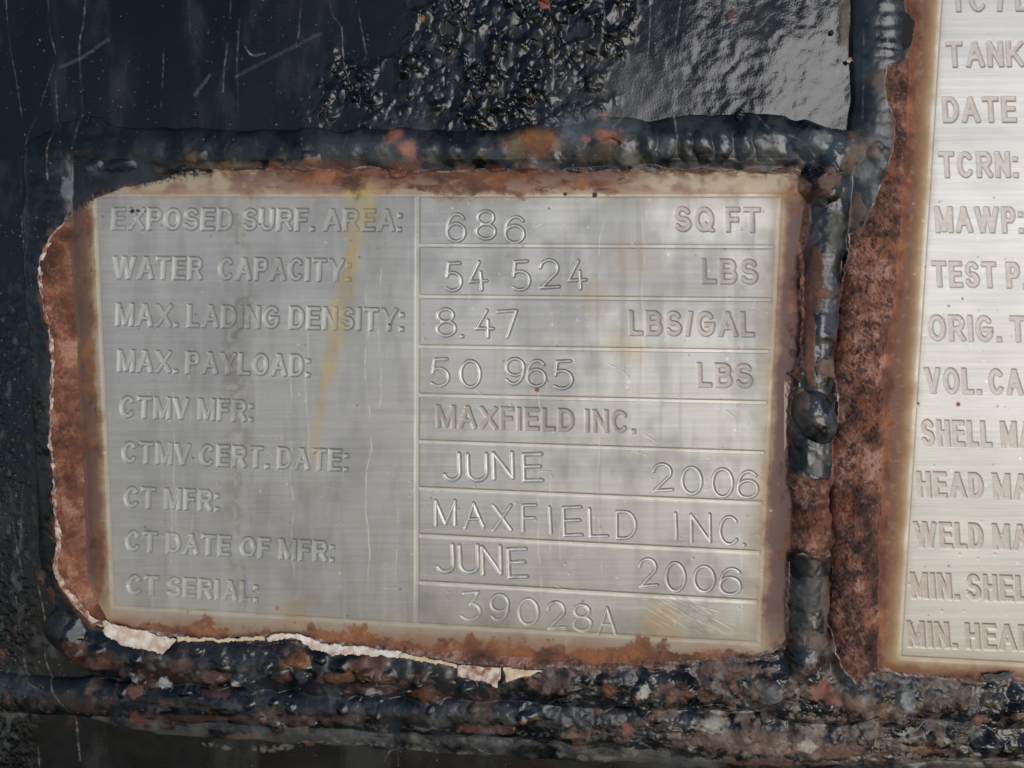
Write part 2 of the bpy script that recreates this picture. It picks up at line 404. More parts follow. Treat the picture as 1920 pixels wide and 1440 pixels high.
# yellow run
yr, _, _ = strip([(688, 366, 26), (672, 420, 20), (655, 500, 13), (640, 570, 17), (625, 640, 14), (612, 710, 12), (598, 780, 10), (588, 850, 11), (578, 930, 9), (570, 1000, 7)], 2.4)
ym = ss(1.7, .2, yr + (fbm(U, V, 24, 4, 42, gain=.6) - .5) * 2.0) * (.7 + .4 * ss(.3, .7, fbm(U, V, 50, 3, 124))) * ss(1020, 620, V) * P1
paintc(ym * .9, lin(200, 176, 92)); MT -= ym * .5; RG += ym * .1
# weathered drips and grime on the label column and beyond
inr0 = ss(6, -6, x_l1 - U) * ss(6, -6, dB) * ss(6, -6, dT) * ss(6, -6, dR)
grim = ss(.5, .68, fbm(U, V, 26, 4, 43, sv=120)) * P1 * inr0
paintc(grim * (.05 + .13 * ss(860, 720, U)), lin(120, 120, 112)); RG += grim * .03
cl = ss(.48, .70, fbm(U, V, 130, 5, 132, gain=.6, sv=170)) * P1 * inr0
paintc(cl * .28, lin(106, 108, 110)); RG += cl * .03
pale = ss(.56, .72, fbm(U, V, 15, 3, 44, sv=230)) * P1 * inr0
paintc(pale * (.03 + .14 * ss(860, 720, U)), lin(205, 205, 198)); RG += pale * .04; MT -= pale * .12
inr = ss(3, -3, dL) * ss(3, -6, dB) * ss(3, -3, dT) * ss(3, -3, dR)
lc = P1 * ss(860, 700, U) * inr; RG += lc * .06; MT -= lc * .18; paintc(lc * .3, lin(177, 177, 177))
c = crop(395, 400, 500, 1150); u = U[c]; v = V[c]
ob = ss(30, 6, np.abs(u - 445 + (fbm(u, v, 40, 3, 45) - .5) * 44)) * ss(.42, .6, fbm(u, v, 34, 3, 46, sv=60))
paintc(ob * .26, lin(112, 108, 98), c); RG[c] += ob * .1
pa = ob * ss(.56, .62, fbm(u, v, 11, 3, 47)); paintc(pa * .4, lin(205, 200, 186), c)
for ux, a, b, k in [(548, 640, 1100, .5), (575, 560, 900, .35), (690, 520, 1110, .6), (712, 480, 820, .45), (745, 900, 1130, .4), (1012, 700, 1150, .5), (1030, 880, 1160, .55), (1052, 950, 1140, .4), (1205, 380, 760, .4), (1125, 740, 1100, .45),
                    (330, 700, 1060, .3), (358, 620, 1100, .3), (318, 900, 1120, .4), (1390, 1000, 1190, .5), (1125, 400, 560, .4)]:
    c = crop(ux - 14, a, ux + 14, b); u = U[c]; v = V[c]
    m = ss(2.2, .4, np.abs(u - ux - (fbm(u * 0, v, 60, 2, int(ux)) - .5) * 14)) * ss(.3, .6, fbm(u, v, 26, 3, int(ux) + 3)) * ss(a, a + 40, v) * ss(b, b - 60, v)
    paintc(m * k, lin(222, 220, 212), c); MT[c] -= m * k * .6
for (gx, gy, gr, k) in [(1170, 640, 60, .3), (1110, 560, 45, .25), (1190, 480, 60, .25), (560, 1140, 40, .5), (1240, 1170, 60, .5), (820, 850, 36, .0)]:
    c = crop(gx - gr, gy - gr, gx + gr, gy + gr); m = ss(1, .2, np.hypot(U[c] - gx, V[c] - gy) / gr + (N1[c] - .5)) * k * P1[c]
    paintc(m, lin(176, 150, 110), c)
# ground-off scuff with diagonal scratches near the last row
c = crop(1170, 1085, 1400, 1215); u = U[c]; v = V[c]
sm = ss(0, 14, polysd([(1200, 1150), (1225, 1108), (1290, 1104), (1390, 1180), (1385, 1200), (1215, 1182)], u + (N1[c] - .5) * 30, v))
scr = fbm(u * .87 + v * .5 + (N1[c] - .5) * 40, v * .87 - u * .5, 34, 4, 48, sv=2.0, gain=.7)
paintc(sm * .5 * ss(.45, .7, scr) * ss(.3, .6, N1[c]), lin(210, 204, 188), c, .45, .9); H[c] += sm * (scr - .5) * .45
# little nicks, dents and scratches
r = random.Random(5)
for i in range(420):
    x = r.uniform(180, 1460) if i % 4 else r.uniform(1700, 1925); y = r.uniform(370, 1190); s_ = r.uniform(.9, 2.4)
    c = crop(x - 8, y - 8, x + 8, y + 8); 
    if i % 3 == 0:
        H[c] -= np.exp(-((U[c] - x) ** 2 + (V[c] - y) ** 2) / s_ ** 2) * .5
    else:
        m = np.exp(-((U[c] - x) ** 2 + (V[c] - y) ** 2) / s_ ** 2) * r.uniform(.3, .9)
        paintc(m, lin(226, 222, 212) if r.random() < .7 else lin(50, 46, 44), c)
for i in range(70):
    x = r.uniform(240, 1430); y = r.uniform(400, 1170); a = r.uniform(-.5, .6); L = r.uniform(14, 70)
    p = [(x, y, 1.0), (x + L * .5, y + L * a * .5 + r.uniform(-3, 3), 1.0), (x + L * .3 * r.random() + L * .7, y + L * a, 1.0)]
    c = crop(x - 5, y - 60, x + L + 8, y + 70); u = U[c]; v = V[c]
    m = np.full(u.shape, 9, f32)
    for q0, q1 in zip(p[:-1], p[1:]): m = np.minimum(m, seg_d(u, v, q0, q1, 0, False))
    m = ss(1.3, .2, m) * ss(.4, .6, NF[c]); H[c] -= m * .35; paintc(m * .3, lin(220, 218, 210), c)
# rust pimple under the 965, black grit in the first letters
for (x, y, rr, col) in [(1006, 731, 4.5, (150, 92, 58)), (247, 396, 4, (28, 27, 26)), (259, 396, 4, (28, 27, 26)), (272, 396, 3, (30, 28, 27)), (487, 420, 3, (24, 24, 24)), (1115, 365, 5, (60, 50, 44)), (1060, 364, 3, (60, 50, 44)), (730, 608, 2.4, (60, 50, 44)),
                        (1796, 758, 4, (150, 90, 66)), (1722, 756, 4, (80, 74, 68)), (1478, 700, 3, (60, 40, 36)), (1805, 560, 3, (90, 84, 78)), (476, 1108, 4, (170, 120, 50)), (520, 1140, 5, (170, 130, 60))]:
    c = crop(x - 14, y - 14, x + 14, y + 14)
    paintc(ss(1.2, .6, np.hypot(U[c] - x, V[c] - y) / rr + (NF[c] - .5) * 1.2), lin(*col), c, .7, .1)

# ------------------------------------------------------------------ weld beads
LAB = np.where(P1, 1, np.where(P2, 2, 0)).astype(np.int16)          # who owns the surface here
TOP = np.copy(H)
RUSTH = (fbm(U, V, 17, 4, 50, gain=.66) - .5) * 12 + (fbm(U, V, 5, 2, 51) - .5) * 4 - 2.5 * ss(.62, .75, fbm(U, V, 10, 2, 125))
SMOOTH = (fbm(U, V, 30, 3, 52) - .5) * 7
rg_ = 1 - np.abs(fbm(JU, JV, 46, 4, 53, gain=.5, sv=27) * 2 - 1) ** .8; LUMPY = .5 - rg_ 
hole = np.maximum(polysd(HOLE1, JU, JV), polysd(HOLE2, JU, JV))     # positive where the paint has come away
bare = ss(-2, 3, hole)
BEADS = {}
def bead(lab, pts, A, ripple=0.0, lam=26, k=5.0, base=-10.0, pw=.5, rust=1.0, wob=.25):
    global H, LAB
    Fd, T, SD = strip(pts, 1.9)
    Fd = Fd * (1 + wob * (fbm(U, V, 45, 2, 60 + lab) - .5) * 2)
    hgt = base + (A - base) * np.clip(1 - Fd ** 2, 0, 1) ** pw
    near = Fd < 1.0
    if lab == 10: hgt = hgt - 9 * ss(760, 180, U) * (1 - Fd ** 2)
    if lab == 11: hgt = hgt - 6 * (1 - bare) * np.clip(1 - Fd ** 2, 0, 1)
    if lab == 13: hgt = hgt + np.where(near, bare * 1.6 * np.sin((T + 16 * Fd ** 2 + (N1 - .5) * 30) * 2 * math.pi / 30) * (1 - Fd ** 2), 0)
    hgt = hgt + np.where(near, ripple * np.sin((T + 14 * Fd ** 2) * 2 * math.pi / lam) * (1 - Fd ** 2), 0)
    hgt = hgt + np.where(near, (bare * RUSTH * .85 * rust + (1 - bare) * (SMOOTH * {12: .9, 13: .4, 10: .7}.get(lab, .8) + LUMPY * {12: 1.2, 14: 8, 15: 8, 13: .2, 10: .6}.get(lab, 1.2) * (ss(850, 1420, U) * .8 + .2 if lab > 13 else 1))) * np.clip((1 - Fd) * 3, 0, 1), 0)
    m = near & (hgt > H - .5)
    LAB = np.where(m, lab, LAB)
    H = np.where(Fd < 1.8, np.where(near, smax(H, hgt, k), H), H)
    BEADS[lab] = (Fd, T, SD, m)
bead(16, [(180, 1338, 14), (300, 1356, 20), (640, 1378, 24), (1000, 1398, 26), (1300, 1414, 26), (1600, 1428, 28), (2000, 1440, 28), (2900, 1480, 28)], 4, 0, 40, rust=.5)
bead(15, [(-900, 1240, 40), (-200, 1285, 36), (0, 1300, 36), (300, 1318, 38), (640, 1334, 38), (1000, 1350, 38), (1300, 1378, 46), (1500, 1392, 50), (1700, 1384, 40), (1950, 1392, 36), (2900, 1440, 40)], 12, 0, 40, rust=1.6)
bead(14, [(120, 1180, 38), (180, 1218, 42), (300, 1236, 44), (500, 1246, 46), (700, 1258, 46), (950, 1272, 46), (1200, 1285, 46), (1430, 1280, 54), (1560, 1300, 62), (1700, 1308, 48), (1950, 1318, 46), (2900, 1360, 46)], 18, 1.5, 38, rust=1.2)
bead(11, [(92, 300, 50), (90, 420, 48), (92, 520, 48), (101, 650, 48), (108, 800, 47), (116, 950, 47), (121, 1050, 47), (136, 1120, 42), (176, 1185, 38)], 15, 0, 30, rust=.7, wob=.08)
bead(10, [(92, 330, 44), (104, 288, 46), (150, 270, 46), (260, 280, 42), (600, 282, 42), (820, 284, 42), (1000, 282, 44), (1250, 270, 52), (1400, 268, 54), (1500, 272, 54), (1570, 300, 50)], 16, 1.2, 46, pw=.75)
bead(13, [(1652, -900, 54), (1652, 0, 54), (1652, 100, 54), (1650, 200, 54), (1640, 330, 54), (1634, 450, 52), (1628, 560, 50), (1614, 700, 48), (1608, 900, 47), (1602, 1100, 45), (1602, 1270, 44)], 20, .35, 24, rust=1.0, wob=.1)
bead(12, [(1560, 290, 50), (1556, 360, 46), (1548, 430, 44), (1538, 520, 40), (1534, 600, 33), (1528, 700, 36), (1522, 780, 42), (1518, 880, 40), (1520, 1000, 38), (1515, 1150, 40), (1512, 1260, 44)], 22, .25, 30, rust=.8)

def lump(x, y, rx, ry, A, soft=1.0, c_=None, k=3.0):
    global H
    c = crop(x - rx * 1.3, y - ry * 1.3, x + rx * 1.3, y + ry * 1.3); 
    if U[c].size < 4: return
    q = ((U[c] + (N2[c] - .5) * min(rx, 26) * .9 - x) / rx) ** 2 + ((V[c] + (N1[c] - .5) * min(ry, 26) * .9 - y) / ry) ** 2 + (NB[c] - .5) * .6
    H[c] += A * np.clip(1 - q, 0, 1) ** 1.15 * soft
    if c_ is not None: paintc(ss(1.1, .5, q) * c_[3], lin(*c_[:3]), c)

# solid lumps in the beads
lump(1526, 776, 50, 54, 24, .0); c = crop(1460, 700, 1600, 860); q = ((U[c] - 1524 - (V[c] - 776) * .12) / 41) ** 2 + ((V[c] - 778) / 58) ** 2 + (NB[c] - .5) * .3; H[c] = np.maximum(H[c], -4 + 44 * np.sqrt(np.clip(1 - q, 0, 1)) + (N1[c] - .5) * 5 + (NM[c] - .5) * 2); 
def knob(x, y, rx, ry, top, n_=5):
    c = crop(x - rx * 1.2, y - ry * 1.2, x + rx * 1.2, y + ry * 1.2)
    q = ((U[c] - x + (N2[c] - .5) * 14) / rx) ** 2 + ((V[c] - y + (N1[c] - .5) * 14) / ry) ** 2 + (NB[c] - .5) * .35
    H[c] = np.where(q < 1, np.maximum(H[c], -8 + (top + 8) * np.sqrt(np.clip(1 - q, 0, 1)) + (N1[c] - .5) * n_), H[c])
knob(1518, 272, 54, 42, 27); knob(1590, 285, 40, 40, 22); knob(1536, 345, 44, 40, 24); knob(1640, 300, 38, 50, 26); knob(1505, 1235, 38, 40, 24); knob(1440, 1285, 42, 36, 24); knob(1610, 1300, 60, 36, 26)
lump(1520, 270, 40, 34, 3); lump(1560, 300, 34, 30, 6); lump(1535, 345, 36, 40, 9)
lump(230, 312, 34, 14, 8); lump(180, 312, 26, 14, 6); lump(590, 300, 18, 16, 6); lump(370, 296, 22, 16, 6)
for x in (1215, 1248, 1282, 1318, 1352, 1390, 1425): lump(x, 272 + (x % 7), 18, 34, 5)
for (x, y, a, b) in [(1505, 1230, 34, 40), (1600, 1300, 46, 34), (1650, 1290, 40, 36), (1320, 1345, 40, 26), (1400, 1368, 30, 24), (1440, 1285, 40, 34), (1350, 1280, 40, 28), (1500, 1388, 28, 26), (1560, 1380, 26, 24), (1620, 1380, 30, 26), (1690, 1340, 30, 24), (1740, 1310, 34, 22),
                     (1800, 1320, 30, 24), (1850, 1316, 34, 24), (1900, 1330, 30, 24), (1760, 1380, 28, 20), (1840, 1390, 34, 18), (1290, 1400, 26, 18), (1230, 1330, 34, 24), (1280, 1285, 30, 22), (1200, 1288, 20, 20), (265, 1272, 14, 14), (313, 1276, 15, 13), (450, 1270, 16, 14), (525, 1255, 24, 18), (560, 1230, 22, 16), (700, 1262, 30, 18), (880, 1280, 24, 16), (150, 1180, 18, 26), (190, 1212, 20, 12)]:
    lump(x, y, a, b, 6 + (x * 7 + y) % 7)
r = random.Random(11)
for i in range(230):
    x = r.uniform(140, 1950); y = 1235 + (x - 150) * .045 + r.gauss(20, 38)
    if bare[np.searchsorted(VY, y), min(np.searchsorted(UX, x), SH[1] - 1)] > .3: continue
    s_ = r.uniform(3, 13); lump(x, y, s_ * r.uniform(.8, 1.7), s_, s_ * .45)

# ------------------------------------------------------------------ rust and paint colours on the beads and the wall
onbead = LAB >= 10
rt = fbm(JU, JV, 34, 6, 70, gain=.66); rt2 = fbm(U, V, 80, 2, 71)
rustc = ramp(np.clip(rt * .9 + (rt2 - .5) * .35 + .05, 0, 1), [(.26, (52, 34, 31)), (.40, (84, 54, 46)), (.50, (112, 76, 64)), (.60, (138, 94, 80)), (.72, (172, 132, 116))])
org = ss(.55, .68, fbm(U, V, 36, 4, 72))
rustc = rustc * (1 - .5 * org[..., None]) + lin(132, 80, 52) * .5 * org[..., None]
paintc((bare * onbead), rustc, None, .85, 0.0)
paintc(bare * onbead * ss(.64, .72, fbm(U, V, 9, 3, 73)) * .2, lin(186, 160, 146), None, .9, 0)
paintc(bare * onbead * ss(.38, .30, fbm(U, V, 11, 3, 74)) * .7, lin(52, 34, 36), None, .8, 0)
LF = BEADS[11][2]
# the left bead is a paler pink rust on its crest
paintc(bare * (LAB == 11) * .45, ramp(rt, [(.3, (98, 58, 40)), (.5, (138, 84, 58)), (.7, (176, 126, 98))]))
# flaking rust along the bottom margin and round the big bead
fl = P1 & (LAB == 1)
rm = ss(26, 40, dB + (fbm(U, V, 40, 6, 75, gain=.66) - .5) * 110 + 14 * ss(1000, 1250, U) * ss(1440, 1400, U)) * fl
paintc(rm * .85, ramp(rt, [(.3, (78, 48, 38)), (.5, (124, 76, 50)), (.7, (152, 98, 62))]), None, .9, 0); H += rm * (1.2 + RUSTH * .28)
tp = ss(-4, 16, dT + (fbm(U, V, 34, 6, 126, gain=.7) - .5) * 60) * tm * fl
tp2 = tp * ss(.44, .56, fbm(U, V, 60, 6, 127, gain=.68, sv=22))
paintc(tp2 * .85, ramp(rt, [(.3, (70, 44, 40)), (.5, (108, 68, 52)), (.62, (138, 86, 54)), (.75, (160, 108, 76))]), None, .9, 0); H += tp2 * (.8 + RUSTH * .15)
lf = ss(.50, .58, fbm(U, V, 24, 6, 128, gain=.7, sv=60)) * ss(2, 16, x_l1 - U) * fl
paintc(lf * .7, ramp(rt, [(.3, (70, 46, 36)), (.5, (112, 70, 46)), (.7, (140, 96, 58))]), None, .9, 0)
spk = ss(.60, .66, fbm(U, V, 9, 4, 129)) * ss(4, 14, U - x_l2 + 0) * 0 + ss(.60, .66, fbm(U, V, 9, 4, 129)) * ss(14, 26, d2) * P2 * (LAB == 2)
paintc(spk * .5, lin(168, 132, 92), None, .8, .1)
rm2 = ss(.50, .60, fbm(U, V, 26, 3, 76) + .25 * ss(24, 0, (x_r1 + 75) - U)) * fl * ss(14, 34, U - x_r1) * ss(330, 420, V)
paintc(rm2 * .8, rustc, None, .85, 0); H += rm2 * RUSTH * .2
rb = ss(1.42, 1.08, BEADS[13][0] + (fbm(U, V, 18, 3, 77) - .5) * .5) * P2 * (LAB == 2)
paintc(rb * .85, ramp(rt, [(.3, (96, 58, 44)), (.5, (132, 80, 58)), (.7, (172, 112, 74))]), None, .85, 0); H += rb * (1 + RUSTH * .25)

# --- the paint coat: thickness, lifted ragged edges with pale undersides
dpa = -hole                                              # positive on the paint
P = ss(-.8, 1.2, dpa)
curl = (.5 + 5.5 * ss(.35, .7, fbm(U, V, 55, 2, 80))) * np.exp(-np.clip(dpa, 0, None) / 8) * ss(300, 420, np.where(U < 135, 330 + V * .4, V) + 60)
plate_only = (LAB == 1) | (LAB == 2)
cm = 1 - ss(350, 322, U) * ss(410, 394, V)
H = np.where(plate_only, H + P * 3.5 * (.15 + .85 * cm), H + P * 2.6) + P * curl * cm
top_in = ss(0, 26, dpa)
blk = ramp(fbm(U, V, 46, 4, 81), [(.25, (9, 12, 16)), (.5, (16, 20, 25)), (.75, (34, 40, 46))])
pm = P * (onbead | plate_only)
paintc(pm, blk, None, 1, 0); RG = np.where(pm > .5, .17 + .22 * ss(.4, .7, NB), RG)
rim = cm * ss(-1.3, -.2, dpa) * ss(2.2, .6, dpa) * (.4 + .6 * ss(.4, .6, NF)) * ss(.28, .5, fbm(U, V, 30, 3, 82) + .16 * (U < 160) + .1 * (V > 1150))
paintc(rim * .9, ramp(N2, [(.3, (196, 160, 140)), (.7, (226, 212, 198))]), None, .8, 0)
sta = P * ss(16, 1, dpa) * ss(.42, .62, fbm(U, V, 18, 3, 83)) * (onbead | plate_only)
paintc(sta * .6, lin(116, 74, 56), None, .75, 0)

paintc(P * (LAB == 16) * ss(.35, .6, fbm(U, V, 60, 5, 131, gain=.65)) * .6, ramp(NB, [(.3, (52, 58, 62)), (.6, (96, 96, 90))]), None, .5, 0)
dus_sheen = P * ((LAB == 10) * ss(520, 640, U) + (LAB == 13) * .8 + (LAB == 12) * .9) * ss(.36, .66, fbm(U, V, 46, 4, 120, gain=.6))  # grey dust on the welds; on the middle one it paints a blue-grey sheen
paintc(dus_sheen * .35, lin(88, 95, 102), None, .32, 0)
for pts in [[(1130, 266), (1146, 262), (1160, 272)], [(680, 1278), (720, 1270), (765, 1284)], [(1300, 1318), (1340, 1310), (1420, 1330), (1470, 1345)], [(1470, 1345), (1540, 1350), (1590, 1352), (1640, 1338)]]:
    Fq, _, _ = strip([(x, y, 2.0) for x, y in pts], 3, 10); g_ = ss(1.6, .3, Fq + (NF - .5)); H -= g_ * 7; paintc(g_ * .8, lin(30, 20, 18), None, .9, 0)
c = crop(1470, 715, 1572, 845); RG[c] = .2; paintc(ss(60, 30, np.hypot(U[c] - 1520, V[c] - 776)) * .5 * ss(.35, .6, N1[c]), lin(92, 90, 90), c); c = crop(1455, 225, 1580, 320); RG[c] = .15; paintc(ss(60, 30, np.hypot(U[c] - 1520, V[c] - 270)) * .45 * ss(.35, .6, N1[c]), lin(84, 94, 102), c)  # grey tint on the bulge; blue-grey shine painted onto the junction
# overspray over the upper left corner of the plate: the black coat thins out into grains
c = crop(120, 300, 420, 420); u = U[c]; v = V[c]
ed = polysd([(100, 250), (420, 250), (400, 322), (300, 338), (235, 350), (190, 364), (152, 388), (120, 420), (60, 420)], u + (N1[c] - .5) * 10, v + (N2[c] - .5) * 10)
gr = ss(-.22, .34, ed / 30 + .06 + (fbm(u, v, 3.4, 2, 84) - .5) * .8)
gr *= (ed > -22)
paintc(np.clip(gr, 0, 1), blk[c], c, .42, 0.0); H[c] += ss(0, 20, ed) * 2.2 * (LAB[c] == 1)

# rust bleeding through the paint, grey-blue halos, grey spots, and the dirty band under the plates
def blotch(x, y, rx, ry, col, k=.9, seed=90, A=0):
    global H
    c = crop(x - rx * 1.8, y - ry * 1.8, x + rx * 1.8, y + ry * 1.8)
    if U[c].size < 4: return
    q = np.hypot((U[c] - x) / rx, (V[c] - y) / ry) + (fbm(U[c], V[c], max(rx, ry) * .8, 5, seed, gain=.72) - .5) * 2.0
    m = (ss(1.25, .15, q) if y < 345 else ss(1.0, .55, q)) * k; paintc(m, lin(*col) * (0.45 + 1.0 * fbm(U[c], V[c], 9, 4, seed + 3, gain=.65))[..., None], c, .8, 0)
    H[c] += A * m
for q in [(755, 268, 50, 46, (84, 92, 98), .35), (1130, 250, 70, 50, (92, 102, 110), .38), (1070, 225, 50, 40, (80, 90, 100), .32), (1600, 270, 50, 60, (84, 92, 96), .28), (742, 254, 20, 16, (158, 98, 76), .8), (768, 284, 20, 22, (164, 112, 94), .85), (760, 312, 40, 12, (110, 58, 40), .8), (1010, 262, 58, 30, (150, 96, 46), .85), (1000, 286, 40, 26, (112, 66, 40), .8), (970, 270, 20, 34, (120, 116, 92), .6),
          (1142, 262, 26, 22, (166, 106, 84), .85), (1136, 216, 9, 9, (164, 112, 94), .8), (1120, 292, 46, 22, (60, 52, 40), .8), (1098, 262, 9, 8, (170, 100, 80), .8), (1020, 6, 12, 9, (150, 84, 62), .9), (791, 33, 4, 6, (190, 100, 54), 1),
          (1372, 26, 8, 10, (92, 52, 42), 1), (1588, 40, 12, 70, (96, 82, 50), .6), (590, 305, 16, 14, (150, 116, 80), .8), (365, 300, 18, 14, (110, 88, 66), .7), (620, 312, 60, 10, (92, 60, 46), .8), (300, 320, 16, 7, (90, 60, 44), .7), (455, 312, 60, 9, (120, 96, 66), .6),
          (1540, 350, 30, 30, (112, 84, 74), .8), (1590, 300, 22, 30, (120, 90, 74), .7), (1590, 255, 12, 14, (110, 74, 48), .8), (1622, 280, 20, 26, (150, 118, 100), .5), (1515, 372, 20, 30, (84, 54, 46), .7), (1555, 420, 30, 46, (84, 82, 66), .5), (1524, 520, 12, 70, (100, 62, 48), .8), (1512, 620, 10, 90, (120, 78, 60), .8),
          (1535, 550, 18, 8, (130, 84, 64), .7), (1498, 748, 14, 22, (120, 100, 90), .7), (1545, 690, 30, 22, (128, 98, 86), .7), (1640, 160, 22, 40, (106, 84, 62), .5), (1600, 390, 14, 50, (128, 100, 86), .6),
          (1510, 1110, 16, 90, (60, 52, 46), .35), (1545, 1130, 12, 60, (120, 96, 84), .6), (1520, 1190, 30, 20, (112, 88, 72), .6),
          (150, 1210, 30, 22, (110, 66, 46), .7), (190, 1240, 60, 16, (104, 66, 50), .7), (260, 1290, 20, 16, (140, 96, 80), .8), (350, 1238, 26, 12, (120, 82, 70), .6), (410, 1262, 34, 14, (130, 96, 84), .6), (565, 1232, 26, 18, (150, 88, 36), .9), (700, 1240, 46, 20, (124, 78, 62), .7),
          (800, 1295, 60, 24, (112, 66, 38), .8), (710, 1285, 60, 14, (90, 54, 36), .7), (640, 1262, 40, 10, (120, 70, 30), .8), (1040, 1278, 34, 16, (96, 70, 56), .7), (1140, 1285, 24, 16, (130, 74, 40), .9), (1260, 1290, 34, 26, (118, 80, 68), .8), (980, 1345, 14, 8, (150, 96, 70), .8), (920, 1362, 60, 10, (120, 74, 54), .7),
          (1175, 1362, 14, 12, (140, 82, 66), .9), (500, 1342, 200, 10, (84, 56, 38), .7), (260, 1345, 30, 14, (110, 64, 50), .7), (150, 1310, 90, 26, (56, 42, 34), .7), (330, 1260, 100, 30, (70, 54, 44), .5), (1540, 1290, 40, 30, (150, 92, 82), .8), (1600, 1300, 44, 26, (136, 104, 92), .7), (1380, 1250, 90, 20, (110, 76, 64), .6), (1320, 1290, 30, 16, (92, 62, 50), .7),
          (1650, 1330, 60, 26, (124, 100, 86), .6), (1400, 1380, 130, 26, (110, 86, 70), .7), (1550, 1400, 120, 20, (124, 94, 78), .7), (1460, 1425, 120, 10, (96, 56, 40), .7), (1830, 1340, 16, 16, (140, 100, 80), .8), (1910, 1330, 20, 20, (140, 100, 84), .8), (1770, 1300, 80, 14, (100, 88, 74), .5), (1740, 1400, 60, 10, (120, 76, 50), .6),
          (460, 1380, 60, 10, (140, 110, 80), .5), (580, 1395, 16, 12, (120, 66, 44), .8), (80, 1080, 14, 14, (96, 66, 52), .7), (100, 1120, 10, 20, (84, 48, 34), .7)]:
    if q[1] > 1190 and q[0] < 1150: q = (*q[:5], q[5] * .62)
    blotch(*q, seed=90 + int(q[0]) % 30, A=1.0)
dirt = ss(1130, 1230, V - .03 * U + (N1 - .5) * 60) * ss(1372, 1322, V - .045 * U) * P
br = ss(.585, .65, fbm(U, V, 36, 6, 100, gain=.68)) * dirt
paintc(br * (.36 + .26 * ss(900, 1300, U)), ramp(NM, [(.3, (58, 40, 32)), (.6, (104, 70, 54)), (.8, (140, 96, 72))]), None, .75, 0)
gy = ss(.60, .72, fbm(U, V, 30, 5, 101, gain=.62)) * dirt
paintc(gy * .2, lin(112, 114, 114), None, .6, 0)
rdirt = dirt * ss(1180, 1420, U) * ss(1950, 1700, U + 0 * V)
gy2 = ss(.50, .60, fbm(U, V, 24, 6, 102, gain=.7)) * rdirt
paintc(gy2 * .62, ramp(rt, [(.35, (92, 74, 62)), (.55, (136, 118, 104)), (.7, (176, 168, 158))]), None, .7, 0)
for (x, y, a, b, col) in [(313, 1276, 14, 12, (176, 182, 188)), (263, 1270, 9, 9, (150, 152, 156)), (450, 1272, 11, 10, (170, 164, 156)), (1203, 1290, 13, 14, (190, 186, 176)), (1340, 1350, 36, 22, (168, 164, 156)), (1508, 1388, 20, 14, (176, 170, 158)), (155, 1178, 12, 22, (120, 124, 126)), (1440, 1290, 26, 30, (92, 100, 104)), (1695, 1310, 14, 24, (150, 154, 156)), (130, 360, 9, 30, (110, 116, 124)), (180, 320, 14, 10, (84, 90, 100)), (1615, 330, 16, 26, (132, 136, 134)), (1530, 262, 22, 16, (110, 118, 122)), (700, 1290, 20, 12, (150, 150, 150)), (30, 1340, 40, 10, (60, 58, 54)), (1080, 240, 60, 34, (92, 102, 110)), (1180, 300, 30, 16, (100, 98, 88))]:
    blotch(x, y, a, b, col, .8, 95)
# long dust bands on the bottom sill
for pts, k in [([(380, 1398, 5), (460, 1410, 6), (560, 1400, 5)], .5), ([(560, 1388, 4), (700, 1392, 5), (800, 1405, 6), (920, 1418, 4)], .5), ([(1050, 1412, 6), (1120, 1420, 7), (1200, 1408, 5)], .45), ([(640, 1350, 4), (900, 1366, 5), (1200, 1380, 4)], .3)]:
    Fq, _, _ = strip(pts, 2.5); paintc(ss(1.2, .2, Fq + (NM - .5) * 2.8) * ss(.4, .62, NF) * k * .8, lin(140, 136, 124), None, .8, 0)

